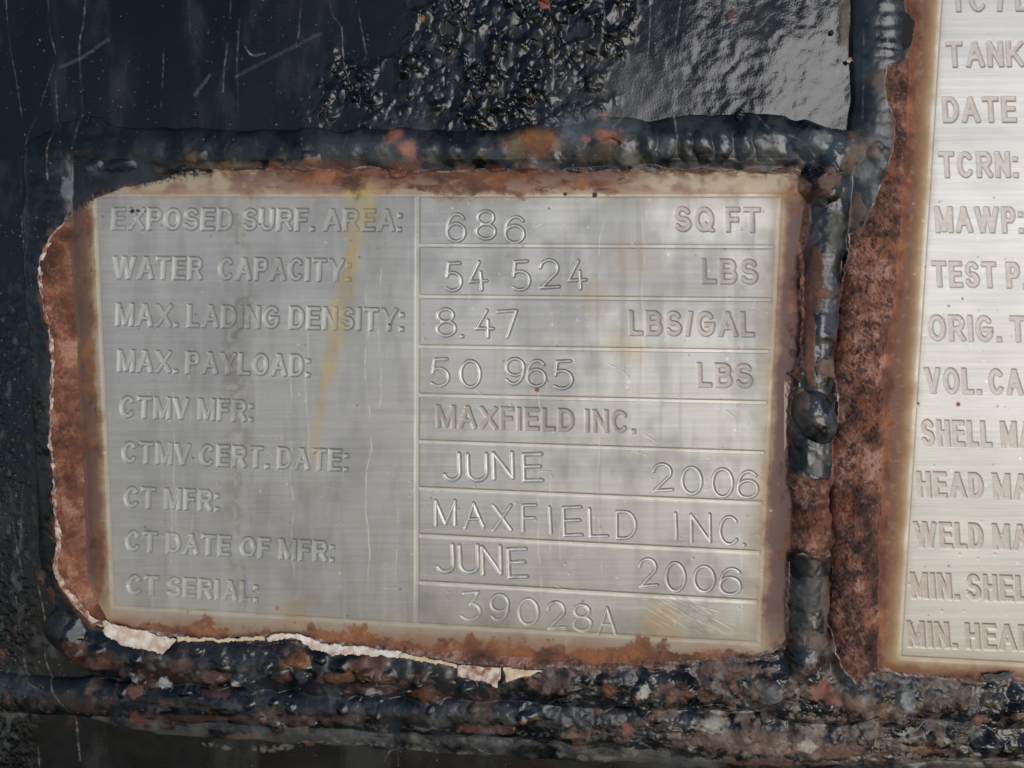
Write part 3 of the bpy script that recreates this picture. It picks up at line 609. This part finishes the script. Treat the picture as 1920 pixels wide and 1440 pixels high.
# rows of dried drips and cobweb threads on the wall: broken pale hairlines
def thread(pts, wd=1.1, k=.6, dens=.5, col=(190, 186, 176), seed=5, raise_=.4):
    Fq, T, _ = strip([(x + 3.5 * math.sin(y * .05 + x), y, wd) for x, y in pts], 3.2, 10)
    m = ss(1.7, .3, Fq + (fbm(U, V, 6, 2, seed + 9) - .5) * 1.2) * (.25 + .75 * ss(dens, dens + .25, fbm(U, V, 7, 3, seed))) * ss(.28, .62, fbm(U, V, 60, 2, seed + 4))
    paintc(m * k * .5, lin(*col), None, .8, 0)
for i, (pts, k) in enumerate([([(6, -40), (14, 60), (26, 160), (34, 220)], .5), ([(84, -30), (86, 50), (98, 100), (104, 160), (104, 240), (94, 280), (100, 340)], .7), ([(158, -20), (150, 40), (142, 90), (148, 200), (136, 320)], .55),
                              ([(98, 120), (60, 220), (50, 250), (36, 300), (32, 380), (42, 480)], .6), ([(434, -20), (428, 60), (420, 130), (418, 170)], .6), ([(446, 20), (444, 120), (444, 230), (430, 290)], .45), ([(300, 40), (302, 120), (298, 200)], .35), ([(352, -10), (350, 60)], .4), ([(560, 0), (556, 70)], .45),
                              ([(612, -20), (616, 24), (634, 46), (642, 100), (652, 170), (654, 250), (650, 290)], .9), ([(666, -10), (676, 60), (682, 100)], .55), ([(455, 85), (462, 98), (478, 102), (492, 98)], 1.0), ([(1030, 0), (1034, 90), (1038, 170)], .6), ([(1136, 0), (1130, 40), (1124, 110), (1110, 150), (1114, 190)], .8),
                              ([(1198, -20), (1196, 60), (1190, 160), (1180, 200), (1150, 240)], .6), ([(1224, -20), (1216, 70), (1206, 150), (1200, 220)], .65), ([(1276, 0), (1270, 80), (1264, 160), (1268, 250)], .6), ([(1282, 60), (1262, 190), (1270, 290)], .5), ([(1382, 0), (1386, 80)], .4), ([(1616, 60), (1614, 140), (1610, 230)], .5),
                              ([(1420, 210), (1440, 250), (1478, 260), (1520, 300)], .6), ([(30, 1120), (35, 1220), (50, 1270), (90, 1290)], .6), ([(70, 1100), (80, 1180), (78, 1240), (110, 1290), (140, 1330)], .6), ([(12, 880), (20, 1000), (40, 1080)], .5), ([(40, 900), (36, 1020)], .4), ([(60, 1340), (72, 1440)], .5), ([(135, 1335), (145, 1430)], .5),
                              ([(1690, 1270), (1750, 1290), (1830, 1310), (1930, 1290)], .6), ([(1700, 1340), (1780, 1350), (1840, 1330), (1870, 1300)], .7), ([(1850, 1390), (1860, 1350), (1920, 1320)], .5), ([(880, 1300), (920, 1320), (930, 1370)], .5), ([(1020, 1330), (1050, 1305), (1056, 1380)], .5), ([(1110, 1330), (1104, 1390)], .5), ([(1480, 1340), (1560, 1360), (1640, 1350), (1700, 1330)], .5),
                              ([(650, 1395), (730, 1400), (745, 1440)], .5), ([(720, 1430), (740, 1405), (800, 1395)], .5), ([(880, 1390), (910, 1410), (940, 1416)], .7)]):
    thread(pts, 1.0 + .3 * (i % 3), k, .40 + .04 * (i % 3), seed=20 + i)
# scratches
for pts, k in [([(110, 124), (150, 106), (200, 72)], .22), ([(440, 142), (520, 100), (600, 60)], .14), ([(362, 176), (390, 140)], .3), ([(1700, 1350), (1820, 1352)], .2)]:
    Fq, _, _ = strip([(x, y, 4) for x, y in pts], 2.2, 10); paintc(ss(1.2, .2, Fq + (NF - .5)) * k, lin(120, 126, 128), None, .6, 0)
# dust grains
DCL = fbm(U, V, 70, 4, 130, gain=.65); r = random.Random(21); offpl = (dpa > 3)
for i in range(3600):
    x = r.uniform(-5, 1925); y = r.uniform(-5, 1445) if i % 3 else r.uniform(-5, 330)
    if i % 7 == 0: x = r.uniform(-5, 110); y = r.uniform(400, 1300)
    iy = np.searchsorted(VY, y); ix = np.searchsorted(UX, x)
    if not offpl[iy, ix] or r.random() > 2.2 * max(0, DCL[iy, ix] - .3): continue
    s_ = r.choice([.6, .6, .7, .8, .9, 1.2]); a = slice(iy - 4, iy + 5); b = slice(ix - 4, ix + 5)
    paintc(np.exp(-((U[a, b] - x) ** 2 + (V[a, b] - y) ** 2) / s_ ** 2) * r.uniform(.1, .7), lin(170, 168, 160), (a, b), .8, 0)
# crusty, grainy paint down the left side
lm = ss(90, 20, U) * ss(480, 620, V) * P
H += lm * (fbm(U, V, 9, 3, 110) - .45) * 3.5
paintc(lm * ss(.62, .74, fbm(U, V, 12, 4, 111, sv=20)) * .22, lin(120, 124, 126), None, .6, 0)
du = ss(.52, .75, fbm(U, V, 60, 5, 112, sv=160, gain=.6)) * P
paintc(du * .07, lin(140, 142, 140), None, .6, 0)
MT = np.clip(MT, 0, 1); RG = np.clip(RG, .08, 1); C = np.clip(C, .002, .95)

# ------------------------------------------------------------------ mesh out
DU = (U - 960) / F; DV = -(V - 720) / F
dirs = np.stack([DU, DV, -np.ones(SH)], -1).astype(np.float64) @ R      # = R^T d
tt = -CAMW[2] / dirs[..., 2]
WX = CAMW[0] + tt * dirs[..., 0]; WY = CAMW[1] + tt * dirs[..., 1]
def wallpt(u, v, h=0.0):
    d_ = ray(u, v); t_ = -CAMW[2] / d_[2]; p_ = CAMW + t_ * d_; p_[2] = h; return p_
POS = to_world(np.stack([WX, WY, H.astype(np.float64)], -1))
gx = np.zeros_like(POS); gy_ = np.zeros_like(POS)
gx[:, 1:-1] = POS[:, 2:] - POS[:, :-2]; gx[:, 0] = gx[:, 1]; gx[:, -1] = gx[:, -2]
gy_[1:-1] = POS[:-2] - POS[2:]; gy_[0] = gy_[1]; gy_[-1] = gy_[-2]
NOR = np.cross(gx, gy_); NOR /= np.linalg.norm(NOR, axis=-1, keepdims=True)
NR, NC = SH

def make_mesh(name, fmask, mat, origin):
    """one mesh from the grid cells in fmask"""
    fy, fx = np.nonzero(fmask)
    q = np.stack([fy * NC + fx, (fy + 1) * NC + fx, (fy + 1) * NC + fx + 1, fy * NC + fx + 1], 1)
    ids, inv = np.unique(q, return_inverse=True); inv = inv.reshape(-1)
    me = bpy.data.meshes.new(name)
    nv, nf = len(ids), len(q)
    me.vertices.add(nv); me.loops.add(nf * 4); me.polygons.add(nf)
    co = POS.reshape(-1, 3)[ids] - origin
    me.vertices.foreach_set("co", co.astype(f32).ravel())
    me.loops.foreach_set("vertex_index", inv.astype(np.int32))
    me.polygons.foreach_set("loop_start", np.arange(0, nf * 4, 4, dtype=np.int32))
    me.polygons.foreach_set("use_smooth", np.ones(nf, bool))
    me.update(calc_edges=True)
    a = me.attributes.new("col", 'FLOAT_COLOR', 'POINT')
    rgba = np.ones((nv, 4), f32); rgba[:, :3] = C.reshape(-1, 3)[ids]; a.data.foreach_set("color", rgba.ravel())
    for nm, arr in (("rough", RG), ("metal", MT)):
        a = me.attributes.new(nm, 'FLOAT', 'POINT'); a.data.foreach_set("value", arr.ravel()[ids].astype(f32))
    a = me.attributes.new("px", 'FLOAT_VECTOR', 'POINT')
    pv = np.zeros((nv, 3), f32); pv[:, 0] = U.ravel()[ids] / 100; pv[:, 1] = V.ravel()[ids] / 100; a.data.foreach_set("vector", pv.ravel())
    me.normals_split_custom_set_from_vertices(NOR.reshape(-1, 3)[ids].astype(f32))
    me.materials.append(mat)
    o = bpy.data.objects.new(name, me); COL.objects.link(o)
    return o

def material(name, kind):
    m = bpy.data.materials.new(name); m.use_nodes = True
    n = m.node_tree.nodes; l = m.node_tree.links; b = n["Principled BSDF"]
    def at(nm):
        k = n.new("ShaderNodeAttribute"); k.attribute_name = nm; return k
    col, ro, me_, px = at("col"), at("rough"), at("metal"), at("px")
    no = n.new("ShaderNodeTexNoise"); l.new(px.outputs["Vector"], no.inputs["Vector"])
    mp = n.new("ShaderNodeMapping"); l.new(px.outputs["Vector"], mp.inputs["Vector"]); l.new(mp.outputs[0], no.inputs["Vector"])
    sc_ = {"steel": (.9, 45, 1), "rust": (22, 22, 1), "paint": (26, 20, 1)}[kind]
    mp.inputs["Scale"].default_value = sc_; no.inputs["Scale"].default_value = 1.0; no.inputs["Detail"].default_value = 4.0
    mr = n.new("ShaderNodeMapRange"); amt = {"steel": .06, "rust": .2, "paint": .12}[kind]
    mr.inputs["From Min"].default_value = .3; mr.inputs["From Max"].default_value = .7
    mr.inputs["To Min"].default_value = 1 - amt; mr.inputs["To Max"].default_value = 1 + amt
    l.new(no.outputs["Fac"], mr.inputs["Value"])
    mx = n.new("ShaderNodeVectorMath"); mx.operation = 'SCALE'; l.new(col.outputs["Color"], mx.inputs[0]); l.new(mr.outputs[0], mx.inputs["Scale"])
    l.new(mx.outputs[0], b.inputs["Base Color"])
    rr = n.new("ShaderNodeMath"); rr.operation = 'MULTIPLY'; l.new(ro.outputs["Fac"], rr.inputs[0]); l.new(mr.outputs[0], rr.inputs[1])
    l.new(rr.outputs[0], b.inputs["Roughness"]); l.new(me_.outputs["Fac"], b.inputs["Metallic"])
    bp = n.new("ShaderNodeBump"); bp.inputs["Strength"].default_value = {"steel": .12, "rust": .9, "paint": .25}[kind]; bp.inputs["Distance"].default_value = S * {"steel": .6, "rust": 3.5, "paint": 1.0}[kind]
    l.new(no.outputs["Fac"], bp.inputs["Height"]); l.new(bp.outputs[0], b.inputs["Normal"])
    if kind == "steel":
        b.inputs["Anisotropic"].default_value = .35
        tg = n.new("ShaderNodeCombineXYZ"); tg.inputs[0].default_value = 1.0; l.new(tg.outputs[0], b.inputs["Tangent"])
    if kind == "paint": b.inputs["Specular IOR Level"].default_value = .6
    return m
STEEL = material("brushed_stainless", "steel"); RUST = material("rusted_weld", "rust"); PAINT = material("black_paint", "paint")

# ------------------------------------------------------------------ things and parts
def tag(o, label=None, cat=None, group=None, kind=None):
    if label: o["label"] = label
    if cat: o["category"] = cat
    if group: o["group"] = group
    if kind: o["kind"] = kind
    return o
cell = lambda a: a[:-1, :-1]
LC = cell(LAB)
def build(name, mask, mat, parent=None, u=None, v=None):
    if parent is None:
        o_ = to_world(wallpt(u, v)); o = make_mesh(name, mask, mat, o_); o.location = o_
    else:
        o = make_mesh(name, mask, mat, np.array(parent.location)); o.parent = parent
    return o
def thing(name, u, v, label, cat, group=None):
    e = bpy.data.objects.new(name, None); COL.objects.link(e); e.empty_display_size = .01
    e.location = to_world(wallpt(u, v)); return tag(e, label, cat, group)

tag(build("wall", LC == 0, PAINT, None, 600, 100), "black painted steel tank wall with blistered paint", kind="structure")

Uc, Vc = cell(U), cell(V)
def row_line(i, u):        # v of ruled line i at u in the value column
    a, b = ROWL[i]; return a + (b - a) * (u - 790) / (1461 - 39 * (b - 366) / 840 - 790)
dp = thing("data_plate", 800, 780, "smaller steel data plate with label column and stamped values reading MAXFIELD INC.", "data plate", "steel data plates welded to the tank")
m1 = LC == 1
inb = (Uc > cell(x_l1)) & (Uc < cell(x_r1)) & (Vc > 366) & (Vc < cell(ybot))
lm_ = m1 & inb & (Uc < 782); taken = lm_.copy()
build("label_panel", lm_, STEEL, dp)
texts = ["686 SQ FT", "54 524 LBS", "8.47 LBS/GAL", "50 965 LBS", "etched MAXFIELD INC.", "first JUNE 2006", "stamped MAXFIELD INC.", "second JUNE 2006", "39028A"]
for i in range(9):
    mk = m1 & inb & (Uc >= 782) & (Vc > row_line(i, Uc)) & (Vc <= row_line(i + 1, Uc)) & ~taken
    taken |= mk
    o = build("value_panel", mk, STEEL, dp); o["label"] = "value row reading " + texts[i]
rimm = m1 & ~taken
build("plate_rim", rimm & (cell(bare) > .5), STEEL, dp)
for cut in (Vc < 800, (Vc >= 800) & (Uc < 1000), (Vc >= 800) & (Uc >= 1000)): build("paint_overlap", rimm & (cell(bare) <= .5) & cut, PAINT, dp)
dp2 = thing("data_plate", 1860, 640, "larger steel data plate cut off at the frame, column starting TANK and DATE", "data plate", "steel data plates welded to the tank")
m2 = LC == 2; in2 = (Uc > cell(x_l2)) & (Vc < 1233 + .055 * (Uc - 1686))
build("label_panel", m2 & in2, STEEL, dp2); build("plate_rim", m2 & ~in2 & (cell(bare) > .5), STEEL, dp2); 
for cut in (Vc < 700, Vc >= 700):
    if (m2 & ~in2 & (cell(bare) <= .5) & cut).any(): build("paint_overlap", m2 & ~in2 & (cell(bare) <= .5) & cut, PAINT, dp2)

GR = "weld beads around the data plates"
def weld(lab, u, v, label, cuts=(True,)):
    m = LC == lab; bb = cell(bare) > .5
    if (m & bb).sum() < 400 or lab == 10:
        return tag(build("weld_bead", m, PAINT, None, u, v), label, "weld bead", GR)
    t = thing("weld_bead", u, v, label, "weld bead", GR)
    for cut in cuts:
        if (m & bb & cut).any(): build("bare_bead", m & bb & cut, RUST, t)
        if (m & ~bb & cut).any(): build("paint_coat", m & ~bb & cut, PAINT, t)
weld(10, 800, 280, "black painted weld along the top edge of the smaller plate, with orange rust blooms", (Uc < 1000, Uc >= 1000))
weld(11, 130, 750, "pinkish rusted weld down the left edge of the smaller plate")
weld(12, 1525, 760, "narrow weld between the plates in split black paint with a round bulge", (Vc < 960, Vc >= 960))
weld(13, 1615, 700, "broad red-brown pitted weld along the left edge of the larger plate")
weld(14, 800, 1260, "rust-stained black weld along the bottom edges of both plates", (Uc < 1540, Uc >= 1540))
weld(16, 800, 1388, "thin flat dusty ridge running under the lowest black weld")
weld(15, 800, 1340, "lowest black weld ridge, grey and brown lumps below the plate weld")

# ------------------------------------------------------------------ loose flakes, chips and spatter
def hat(u, v):
    return float(H[min(np.searchsorted(VY, v), NR - 1), min(np.searchsorted(UX, u), NC - 1)])
def plain(name, kind, colr, rough, var=.25, sc_=40.0, second=None):
    m = bpy.data.materials.new(name); m.use_nodes = True; n = m.node_tree.nodes; l = m.node_tree.links; b = n["Principled BSDF"]
    tc = n.new("ShaderNodeTexCoord"); no = n.new("ShaderNodeTexNoise"); no.inputs["Scale"].default_value = sc_ / (100 * S); no.inputs["Detail"].default_value = 5
    l.new(tc.outputs["Object"], no.inputs["Vector"]); cr = n.new("ShaderNodeValToRGB"); l.new(no.outputs["Fac"], cr.inputs["Fac"])
    a = lin(*colr); z = lin(*(second or [min(255, k * (1 + var)) for k in colr]))
    cr.color_ramp.elements[0].position = .38; cr.color_ramp.elements[1].position = .62
    cr.color_ramp.elements[0].color = (*map(float, a), 1); cr.color_ramp.elements[1].color = (*map(float, z), 1)
    l.new(cr.outputs[0], b.inputs["Base Color"]); b.inputs["Roughness"].default_value = rough
    return m
WHITE = plain("chalky_primer", "", (204, 174, 150), .85, sc_=5, second=(242, 236, 226))
CREAM = plain("cream_primer", "", (206, 176, 134), .85, sc_=6, second=(230, 214, 188))
PINK = plain("stained_primer", "", (150, 96, 82), .85, sc_=7, second=(228, 212, 198))
BLACK = plain("peeled_black_paint", "", (12, 14, 15), .32, sc_=6, second=(34, 40, 45))
MATTE = plain("matte_black_paint", "", (8, 9, 9), .75, sc_=6, second=(20, 21, 22))
BROWN = plain("rust_scale", "", (84, 52, 42), .9, sc_=9, second=(140, 96, 78))
DARK = plain("dark_scale", "", (46, 50, 46), .7, sc_=9, second=(84, 84, 74))
TAN = plain("tan_chip", "", (150, 124, 84), .8, sc_=9, second=(196, 176, 140))

def flake(name, poly, z, mat, label, cat="paint flake", th=2.2, group="flakes peeling round the plates", jag=3.0, step=1.25):
    """a thin curved chip: z(u, v) is its height in px; jagged outline, real thickness"""
    p = np.array(poly, float); u0, v0 = p.min(0) - 3; u1, v1 = p.max(0) + 3
    uu = np.arange(u0, u1, step); vv = np.arange(v0, v1, step); A, B = np.meshgrid(uu.astype(f32), vv.astype(f32))
    sdf = polysd(p, A + (fbm(A, B, 9, 2, 121) - .5) * jag * 2, B + (fbm(A, B, 9, 2, 122) - .5) * jag * 2)
    ok = sdf > 0; fm = ok[:-1, :-1] & ok[1:, :-1] & ok[:-1, 1:] & ok[1:, 1:]
    Z = np.vectorize(z)(A, B) + (fbm(A, B, 20, 2, 123) - .5) * 2.4
    oc = np.array(p.mean(0)); org = to_world(wallpt(oc[0], oc[1], z(oc[0], oc[1])))
    n = A.shape[1]; q = []; fy, fx = np.nonzero(fm)
    for y, x in zip(fy, fx): q.append((y * n + x, (y + 1) * n + x, (y + 1) * n + x + 1, y * n + x + 1))
    used = sorted({i for f in q for i in f}); ix = {k: i for i, k in enumerate(used)}
    top = [to_world(wallpt(A.flat[k], B.flat[k], Z.flat[k])) - org for k in used]
    tn = WALL[:, 2] * S * th
    bot = [t_ - tn * (0.25 + .75 * min(1, max(0, float(sdf.flat[k])) / 3)) for t_, k in zip(top, used)]
    nu = len(used); faces = [tuple(ix[i] for i in f) for f in q] + [tuple(ix[i] + nu for i in f[::-1]) for f in q]
    edges = {}
    for f in q:
        for a, b in zip(f, f[1:] + f[:1]): edges[(a, b)] = 1
    for a, b in edges:
        if (b, a) not in edges: faces.append((ix[b], ix[a], ix[a] + nu, ix[b] + nu))
    me = bpy.data.meshes.new(name); me.from_pydata([tuple(t_) for t_ in top + bot], [], faces); me.materials.append(mat)
    for f in me.polygons: f.use_smooth = True
    o = bpy.data.objects.new(name, me); COL.objects.link(o); o.location = org
    return tag(o, label, cat, group)

flake("paint_flake", [(178, 1170), (200, 1161), (262, 1177), (338, 1193), (318, 1218), (295, 1212), (250, 1204), (214, 1190)], lambda u, v: 9 + .012 * max(0, v - 1160 - .16 * (u - 180)) ** 2 + 2.5 * math.sin(u * .06), WHITE, "largest chalky white flake, curling off below the lower left corner of the smaller plate")
flake("paint_flake", [(502, 1189), (540, 1183), (568, 1185), (604, 1201), (640, 1204), (700, 1211), (758, 1218), (750, 1226), (690, 1222), (622, 1219), (588, 1211), (556, 1193), (508, 1197)], lambda u, v: 10 + .03 * max(0, v - 1183 - .12 * (u - 500)) ** 2 + 1.5 * math.sin(u * .07), WHITE, "long thin wavy white paint edge curling under the smaller plate's bottom margin")
flake("paint_flake", [(862, 1236), (944, 1242), (936, 1275), (905, 1265), (862, 1257)], lambda u, v: 22 + .01 * (v - 1238) ** 2, PINK, "square white and pink paint flake hanging below the 39028A row")
flake("paint_flake", [(946, 1242), (1020, 1246), (1000, 1255), (950, 1266)], lambda u, v: 22 + .25 * (v - 1242), CREAM, "small cream pointed flake just right of the square pink one")
flake("paint_flake", [(1679, 26), (1690, 29), (1706, 48), (1705, 72), (1699, 97), (1687, 98), (1681, 80), (1677, 50)], lambda u, v: 16 + .1 * (u - 1680), MATTE, "jet black paint flake sticking out from the upright weld beside TANK")
LIPL = [(100, 455), (86, 485), (80, 520), (90, 570), (100, 610), (104, 650), (108, 700), (104, 770), (103, 830), (110, 900), (113, 960), (118, 1010), (112, 1060), (125, 1100), (151, 1131), (182, 1165)]
flake("paint_flake", [(x - 2, y) for x, y in LIPL] + [(x + 5 + 4 * math.sin(y * .045) ** 2 + (5 if y > 1080 else 0), y - (4 if y > 1080 else 0)) for x, y in LIPL[::-1]], lambda u, v: hat(u - 7, v) + 2.5 + .25 * math.sin(v * .11) * 4, PINK, "long thin pinkish white paint lip down the left edge of the smaller plate", th=1.6)
flake("paint_flake", [(334, 1189), (400, 1192), (500, 1189), (504, 1195), (420, 1199), (340, 1197)], lambda u, v: 11 + .25 * (v - 1190), CREAM, "hair-thin cream paint lip between the two large white flakes", th=1.4)
flake("paint_flake", [(752, 1218), (800, 1225), (864, 1236), (862, 1243), (800, 1233), (752, 1225)], lambda u, v: 15 + .25 * (v - 1220), CREAM, "hair-thin pale paint lip running into the square pink flake", th=1.4)
flake("rust_chip", [(728, 317), (769, 318), (764, 330), (748, 338), (735, 333)], lambda u, v: 6 + .45 * (v - 316), BROWN, "orange-brown rust chip hanging from the weld above the column divider", "rust chip")
flake("rust_chip", [(1838, 1262), (1901, 1255), (1891, 1268), (1880, 1274), (1848, 1273)], lambda u, v: 6 + .12 * (v - 1255), DARK, "dark grey chip stuck on the bottom rim of the larger plate", "rust chip")
flake("paint_flake", [(1475, 838), (1500, 826), (1530, 832), (1553, 830), (1558, 866), (1549, 895), (1515, 887), (1476, 874)], lambda u, v: 22 - .016 * (u - 1520) ** 2 * .6 + .12 * (v - 840), BLACK, "black paint flap with a cut lower edge under the round bulge", th=2.6)
flake("paint_flake", [(1476, 1034), (1490, 1025), (1520, 1033), (1552, 1036), (1557, 1075), (1552, 1110), (1476, 1108)], lambda u, v: 25 - .013 * (u - 1516) ** 2 + .03 * (1080 - v), BLACK, "black paint sleeve end left on the weld beside the second 2006", th=2.6)
flake("paint_flake", [(1497, 480), (1503, 470), (1508, 560), (1507, 650), (1512, 720), (1500, 745), (1492, 712), (1476, 700), (1494, 690), (1499, 600)], lambda u, v: 8 + .15 * (u - 1490), BROWN, "narrow brown split paint strip standing up right of the LBS rows", jag=3)
flake("paint_flake", [(1585, 110), (1596, 107), (1599, 114), (1592, 120), (1586, 117)], lambda u, v: 2.0 + 0 * u, TAN, "tiny tan chip stuck beside the upper upright weld", jag=1.5, step=1.0)

def spatter(x, y, rr, label):
    import bmesh
    bm = bmesh.new(); bmesh.ops.create_icosphere(bm, subdivisions=4, radius=rr * S)
    for q in bm.verts:
        k = q.co / (rr * S); q.co *= 1 + .12 * math.sin(3 * k.x + 1) * math.cos(4 * k.y) + .06 * math.sin(7 * k.z + 2 * k.x)
    me = bpy.data.meshes.new("weld_spatter"); bm.to_mesh(me); bm.free(); me.materials.append(BLACK)
    for f in me.polygons: f.use_smooth = True
    o = bpy.data.objects.new("weld_spatter", me); COL.objects.link(o); o.location = to_world(wallpt(x, y, hat(x, y) + rr * .3))
    return tag(o, label, "weld spatter", "weld spatter balls on the black wall")
spatter(1387, 216, 9, "large shiny black spatter ball just above the rippled weld")
spatter(1560, 60, 4.5, "small black spatter ball on the glossy wall near the upright weld")
spatter(364, 214, 7, "dull black spatter ball above the left part of the top weld")
